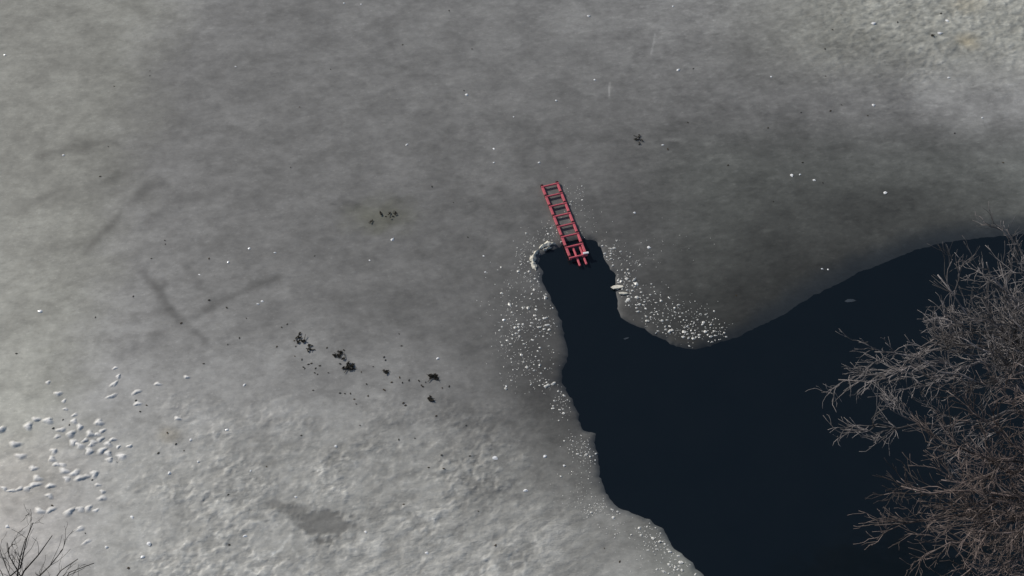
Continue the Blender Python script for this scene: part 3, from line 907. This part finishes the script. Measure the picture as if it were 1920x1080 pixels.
LL = [(392, 485), (284, 485), (179, 595), (392, 563), (425, 577), (340, 606), (462, 597), (427, 646), (449, 634), (31, 663), (382, 682), (519, 650), (255, 751), (275, 760), (263, 772), (314, 812), (330, 833), (297, 850),
      (118, 787), (130, 797), (100, 803), (218, 867), (173, 900), (98, 948), (160, 1000), (430, 1022), (242, 1066), (428, 928), (345, 845), (250, 556), (240, 1065)]
for a, b in LL:
    put_leaf(a, b, rnd.uniform(.017, .03), 'tiny dark leaf fleck on the pale ice at lower left', 'leaf flecks at lower left')
LM = [(675, 798), (778, 822), (748, 825), (881, 856), (804, 877), (832, 880), (757, 946), (897, 959), (929, 1023), (565, 817), (874, 798), (828, 854), (1133, 1028), (1162, 1053), (500, 875), (818, 780), (1130, 860), (720, 731), (690, 743)]
for a, b in LM:
    put_leaf(a, b, rnd.uniform(.016, .026), 'tiny dark leaf fleck on the streaky ice at lower middle', 'leaf flecks at lower middle')

for g in sorted({o['group'] for a, o in FLECK}):
    its = [(a, o) for a, o in FLECK if o['group'] == g]
    label_in_order(its, '%s ' + its[0][1]['label'])

# ------------------------------------------------------------------ red ladder
LZ = 0.045
tl, tr_ = at(1017.5, 352, LZ), at(1045, 344.5, LZ)
bl, br = at(1069.5, 485, LZ), at(1099, 477.5, LZ)
top_m = (tl + tr_) / 2; bot_m = (bl + br) / 2
axis_v = (bot_m - top_m); LLEN = axis_v.length
LW = ((tr_ - tl).length + (br - bl).length) / 2
ladder = empty('ladder', (top_m.x, top_m.y, 0.012), math.atan2(axis_v.y, axis_v.x))
tag(ladder, 'red ladder lying on the ice with its end over the dark water', 'ladder')


def bar(name, p0, p1, wx_, wz, mat, parent, bev=0.008):
    """bevelled box-section bar from p0 to p1 (local coordinates)"""
    p0, p1 = Vector(p0), Vector(p1)
    d = (p1 - p0); L = d.length; d.normalize()
    s = Vector((-d.y, d.x, 0)).normalized(); u = d.cross(s).normalized()
    if u.z < 0: u = -u
    h, v = wx_ / 2, wz / 2; b = min(bev, h * .6, v * .6)
    prof = [(h - b, v), (h, v - b), (h, -v + b), (h - b, -v), (-h + b, -v), (-h, -v + b), (-h, v - b), (-h + b, v)]
    vs, fs = [], []
    for t, sc in ((0, .86), (b, 1), (L - b, 1), (L, .86)):
        for x, y in prof: vs.append(tuple(p0 + d * t + s * x * sc + u * y * sc))
    for q in range(3):
        for k_ in range(8):
            a = q * 8 + k_; c = q * 8 + (k_ + 1) % 8
            fs.append((a, c, c + 8, a + 8))
    fs.append(tuple(range(7, -1, -1))); fs.append(tuple(24 + k_ for k_ in range(8)))
    o = mesh_obj(name, vs, fs, mat, parent)
    import bmesh
    bm_ = bmesh.new(); bm_.from_mesh(o.data); bmesh.ops.recalc_face_normals(bm_, faces=bm_.faces); bm_.to_mesh(o.data); bm_.free()
    return o


RAIL_W, RAIL_H = 0.062, 0.066
hw = LW / 2
for s in (-1, 1):
    bar('rail', (-0.06, s * hw, RAIL_H / 2), (LLEN + .03, s * hw, RAIL_H / 2), RAIL_W, RAIL_H, M_RED, ladder)
NR = 8
for i in range(NR):
    x = LLEN * i / (NR - 1)
    rg = bar('rung', (x, -hw - .034, RAIL_H - .012), (x, hw + .034, RAIL_H - .012), .046, .046, M_RED, ladder, .012)
    for s in (-1, 1):
        bar('joint_band', (x - .075, s * hw, RAIL_H / 2 + .004), (x - .022, s * hw, RAIL_H / 2 + .004), RAIL_W + .012, RAIL_H + .008, M_DKRED, ladder, .006)
sp = LLEN / (NR - 1)
for yv in (-.035, .135):      # short tongue bars of the tip section
    tb = bar('tongue_bar', (LLEN - sp + .03, yv, RAIL_H - .05), (LLEN + .26, yv, RAIL_H - .065), .055, .045, M_RED, ladder, .014)
bar('tip_sleeve', (LLEN - .02, hw - .075, RAIL_H + .03), (LLEN - .005, hw + .065, RAIL_H + .03), .06, .03, M_WHITE, ladder, .008)


# ------------------------------------------------------------------ bare trees
def tubes(polys, name, mat, parent):
    """polys: list of (points, r0, r1, sides)"""
    vs, fs = [], []
    for pts, r0, r1, ns in polys:
        n = len(pts); base_i = len(vs)
        for i, p in enumerate(pts):
            t = (pts[min(i + 1, n - 1)] - pts[max(i - 1, 0)])
            if t.length < 1e-6: t = Vector((0, 0, 1))
            t.normalize()
            a = t.cross(Vector((0, 0, 1)))
            if a.length < .05: a = t.cross(Vector((1, 0, 0)))
            a.normalize(); b = t.cross(a)
            r_ = r0 + (r1 - r0) * i / (n - 1)
            for k_ in range(ns):
                th = 2 * math.pi * k_ / ns
                q = p + a * (math.cos(th) * r_) + b * (math.sin(th) * r_)
                vs.append((q.x, q.y, q.z))
        for i in range(n - 1):
            for k_ in range(ns):
                k2 = (k_ + 1) % ns
                c = base_i + i * ns
                fs.append((c + k_, c + k2, c + ns + k2, c + ns + k_))
        fs.append(tuple(base_i + (n - 1) * ns + k_ for k_ in range(ns)))
    return mesh_obj(name, vs, fs, mat, parent, smooth=True)


def wander(r, p, d, L, n, jit, lift):
    pts = [p.copy()]; d = d.normalized()
    for i in range(n):
        d = (d + Vector((r.gauss(0, jit), r.gauss(0, jit), r.gauss(0, jit) + lift))).normalized()
        p = p + d * (L / n)
        pts.append(p.copy())
    return pts


def side_dir(r, t, ang):
    """a direction leaving t by about ang, spread mostly sideways"""
    a = Vector((r.gauss(0, 1), r.gauss(0, 1), r.gauss(0, .75)))
    a = (a - t * a.dot(t))
    if a.length < 1e-3: a = Vector((0, 0, 1))
    a.normalize()
    return (t * math.cos(ang) + a * math.sin(ang)).normalized()


def build_limb(r, tree, a, tip, r0, mat, dens=1.0, sag=0.3, twig_r=0.0065, lift=.05, fine=True, l2=1.0, rmin=.011):
    """a limb from a to tip with forks, small branches and twigs (world coordinates; tree empty at its base)"""
    off = tree.location
    L = (tip - a).length
    n = max(6, int(L / .45))
    mid = a.lerp(tip, .5) + Vector((r.gauss(0, .08) * L, r.gauss(0, .08) * L, sag * L * .25))
    pts = []
    for i in range(n + 1):
        t = i / n
        q = a * (1 - t) ** 2 + mid * 2 * t * (1 - t) + tip * t * t
        q = q + Vector((r.gauss(0, .085), r.gauss(0, .085), r.gauss(0, .07))) * (0 if i in (0, n) else 1)
        pts.append(q)
    loc = lambda ps: [p - off for p in ps]
    thick = [(loc(pts), r0, rmin * 1.1, 7)]
    thin = []
    n2 = int(L * 2.6 * dens)
    for j in range(n2):
        t = .12 + .86 * (j + r.random()) / n2
        i = min(int(t * n), n - 1); f = t * n - i
        p = pts[i].lerp(pts[i + 1], f); tan = (pts[i + 1] - pts[i]).normalized()
        L2 = (0.55 + 2.0 * (1 - t) ** .8) * r.uniform(.6, 1.15) * l2 * min(1, L / 4 + .3)
        rr = max(rmin, (r0 * (1 - t) + .013 * t) * .45)
        p2 = wander(r, p, side_dir(r, tan, r.uniform(.3, .8)), L2, max(5, int(L2 / .14)), .2, lift * .7)
        thick.append((loc(p2), rr, rmin * .7, 4))
        m2 = len(p2) - 1
        n3 = int(L2 * 4.6 * dens) + 2
        for k_ in range(n3):
            t3 = .15 + .85 * (k_ + r.random()) / n3
            i3 = min(int(t3 * m2), m2 - 1)
            q = p2[i3].lerp(p2[i3 + 1], t3 * m2 - i3); tn = (p2[i3 + 1] - p2[i3]).normalized()
            L3 = r.uniform(.35, 1.0) * (1.15 - .5 * t3) * l2
            p3 = wander(r, q, side_dir(r, tn, r.uniform(.22, .7)), L3, 5, .24, lift)
            thin.append((loc(p3), twig_r * 1.15, twig_r * .7, 3))
            if fine:
                for g in range(r.choice((1, 2, 2, 3))):
                    i4 = r.randrange(1, 5)
                    p4 = wander(r, p3[i4], side_dir(r, (p3[i4 + 1] - p3[i4]).normalized(), r.uniform(.25, .65)), r.uniform(.14, .42), 3, .24, lift)
                    thin.append((loc(p4), twig_r * .85, twig_r * .55, 3))
    # twigs straight on the limb's outer end
    for g in range(int(10 * dens)):
        i = r.randrange(int(n * .55), n)
        p3 = wander(r, pts[i], side_dir(r, (pts[i + 1] - pts[i]).normalized(), r.uniform(.3, .8)), r.uniform(.3, .7), 3, .15, lift)
        thin.append((loc(p3), twig_r * 1.2, twig_r * .7, 3))
    lo = tubes(thick, 'limb', mat, tree)
    tw = tubes(thin, 'twigs', mat, lo)
    tw['kind'] = 'stuff'
    return lo


def trunk(r, tree, top, r0, r1, mat, bend=.4):
    a = Vector((0, 0, -.25)); b = top - tree.location
    n = 12; pts = []
    for i in range(n + 1):
        t = i / n
        pts.append(a.lerp(b, t) + Vector((r.gauss(0, .04), r.gauss(0, .04), 0)) + Vector((bend * math.sin(t * 3.1), bend * .5 * math.sin(t * 2.2), 0)))
    pts[-1] = b
    flare = [(pts[:2] + [], r0 * 1.45, r0 * 1.1, 12)]
    tubes([(pts, r0, r1, 12), (pts[:3], r0 * 1.4, r0 * .9, 12)], 'trunk', mat, tree)
    return [p + tree.location for p in pts]


def tree_at(px_, py_, label, name='bare_tree'):
    p = at(px_, py_, 0.2)
    p.z = shore_z(p)
    t = empty(name, p)
    return tag(t, label, 'tree')


# upper grey tree at the right edge
rA = random.Random(21)
tA = tree_at(2075, 960, 'bare grey tree whose upper branch sprays reach over the water at right')
hubA = at(2010, 720, 4.2)
nodeA = trunk(rA, tA, hubA, .17, .09, M_BARK_G)
for (a, b, h, k_, r0, dens) in [(1572, 712, 4.6, 1.0, .055, 1.15), (1585, 806, 4.0, .85, .05, 1.0), (1640, 660, 5.3, .95, .05, .95), (1758, 515, 6.2, 1, .055, 1.0), (1772, 590, 5.6, .95, .05, 1.1),
                          (1850, 492, 6.8, 1, .05, .9), (1888, 430, 7.4, 1, .045, .5), (1940, 520, 7.5, 1, .05, .9), (1720, 655, 5.0, .95, .045, 1.0), (1815, 640, 5.6, 1, .045, 1.2), (1840, 560, 6.4, 1, .045, 1.2), (1900, 600, 6.4, 1, .04, 1.2), (1915, 470, 7.2, 1, .04, .9)]:
    st = nodeA[int(k_ * 12)] if k_ < 1 else hubA
    build_limb(rA, tA, st, at(a, b, h), r0 * .72, M_BARK_G, dens, rA.uniform(.1, .4), l2=.8)
for (a, b, h) in [(2250, 560, 7.0), (2330, 760, 6.0), (2200, 900, 5.0)]:
    build_limb(rA, tA, hubA, at(a, b, h), .05, M_BARK_G, .5, .3, fine=False)

# lower reddish tree, denser
rB = random.Random(37)
tB = tree_at(2110, 1250, 'bare reddish brown tree whose dense branches fill the lower right corner')
hubB = at(2020, 930, 4.6)
nodeB = trunk(rB, tB, hubB, .19, .1, M_BARK_R)
for (a, b, h, k_, r0, dens) in [(1640, 985, 4.2, 1, .055, .9), (1690, 912, 4.8, 1, .055, .95), (1765, 830, 5.6, 1, .055, 1.15), (1825, 775, 6.2, 1, .055, 1.15), (1880, 730, 6.6, 1, .05, 1.3),
                          (1765, 900, 5.4, .9, .05, 1.3), (1830, 850, 6.3, 1, .05, 1.3), (1738, 1040, 4.6, .9, .05, 1.1), (1800, 985, 5.4, .95, .05, 1.2), (1880, 1000, 6.2, 1, .05, 1.3), (1850, 1080, 5.2, .9, .05, 1.2), (1765, 1110, 4.4, .85, .05, .9)]:
    st = nodeB[int(k_ * 12)] if k_ < 1 else hubB
    build_limb(rB, tB, st, at(a, b, h), r0 * .72, M_BARK_R, dens, rB.uniform(.15, .45), l2=.8)
for (a, b, h) in [(2280, 860, 7.0), (2330, 1060, 6.0), (2150, 1200, 5.5), (1960, 1190, 5.0)]:
    build_limb(rB, tB, hubB, at(a, b, h), .05, M_BARK_R, .5, .3, fine=False)

# dark tree below the lower left corner
rC = random.Random(4)
tC = tree_at(-40, 1400, 'dark bare treetop poking into the lower left corner')
hubC = at(-10, 1190, 4.0)
nodeC = trunk(rC, tC, hubC, .13, .06, M_BARK_D, .15)
for (a, b, h, r0, dens) in [(98, 1004, 5.8, .03, .42), (118, 1030, 5.6, .026, .4), (62, 980, 6.2, .022, .4), (14, 1018, 6.0, .022, .5), (176, 1056, 5.2, .02, .42), (146, 1048, 5.4, .02, .36), (48, 1010, 5.8, .022, .4), (-40, 1000, 6.0, .022, .5)]:
    build_limb(rC, tC, hubC, at(a, b, h), r0, M_BARK_D, dens, rC.uniform(.0, .2), twig_r=.0042, lift=.12, l2=.62, rmin=.006)
for (a, b, h) in [(-160, 1080, 5.5), (-100, 1250, 5.0), (90, 1230, 4.6)]:
    build_limb(rC, tC, hubC, at(a, b, h), .03, M_BARK_D, .4, .2, fine=False, l2=.7, rmin=.006, twig_r=.0042)
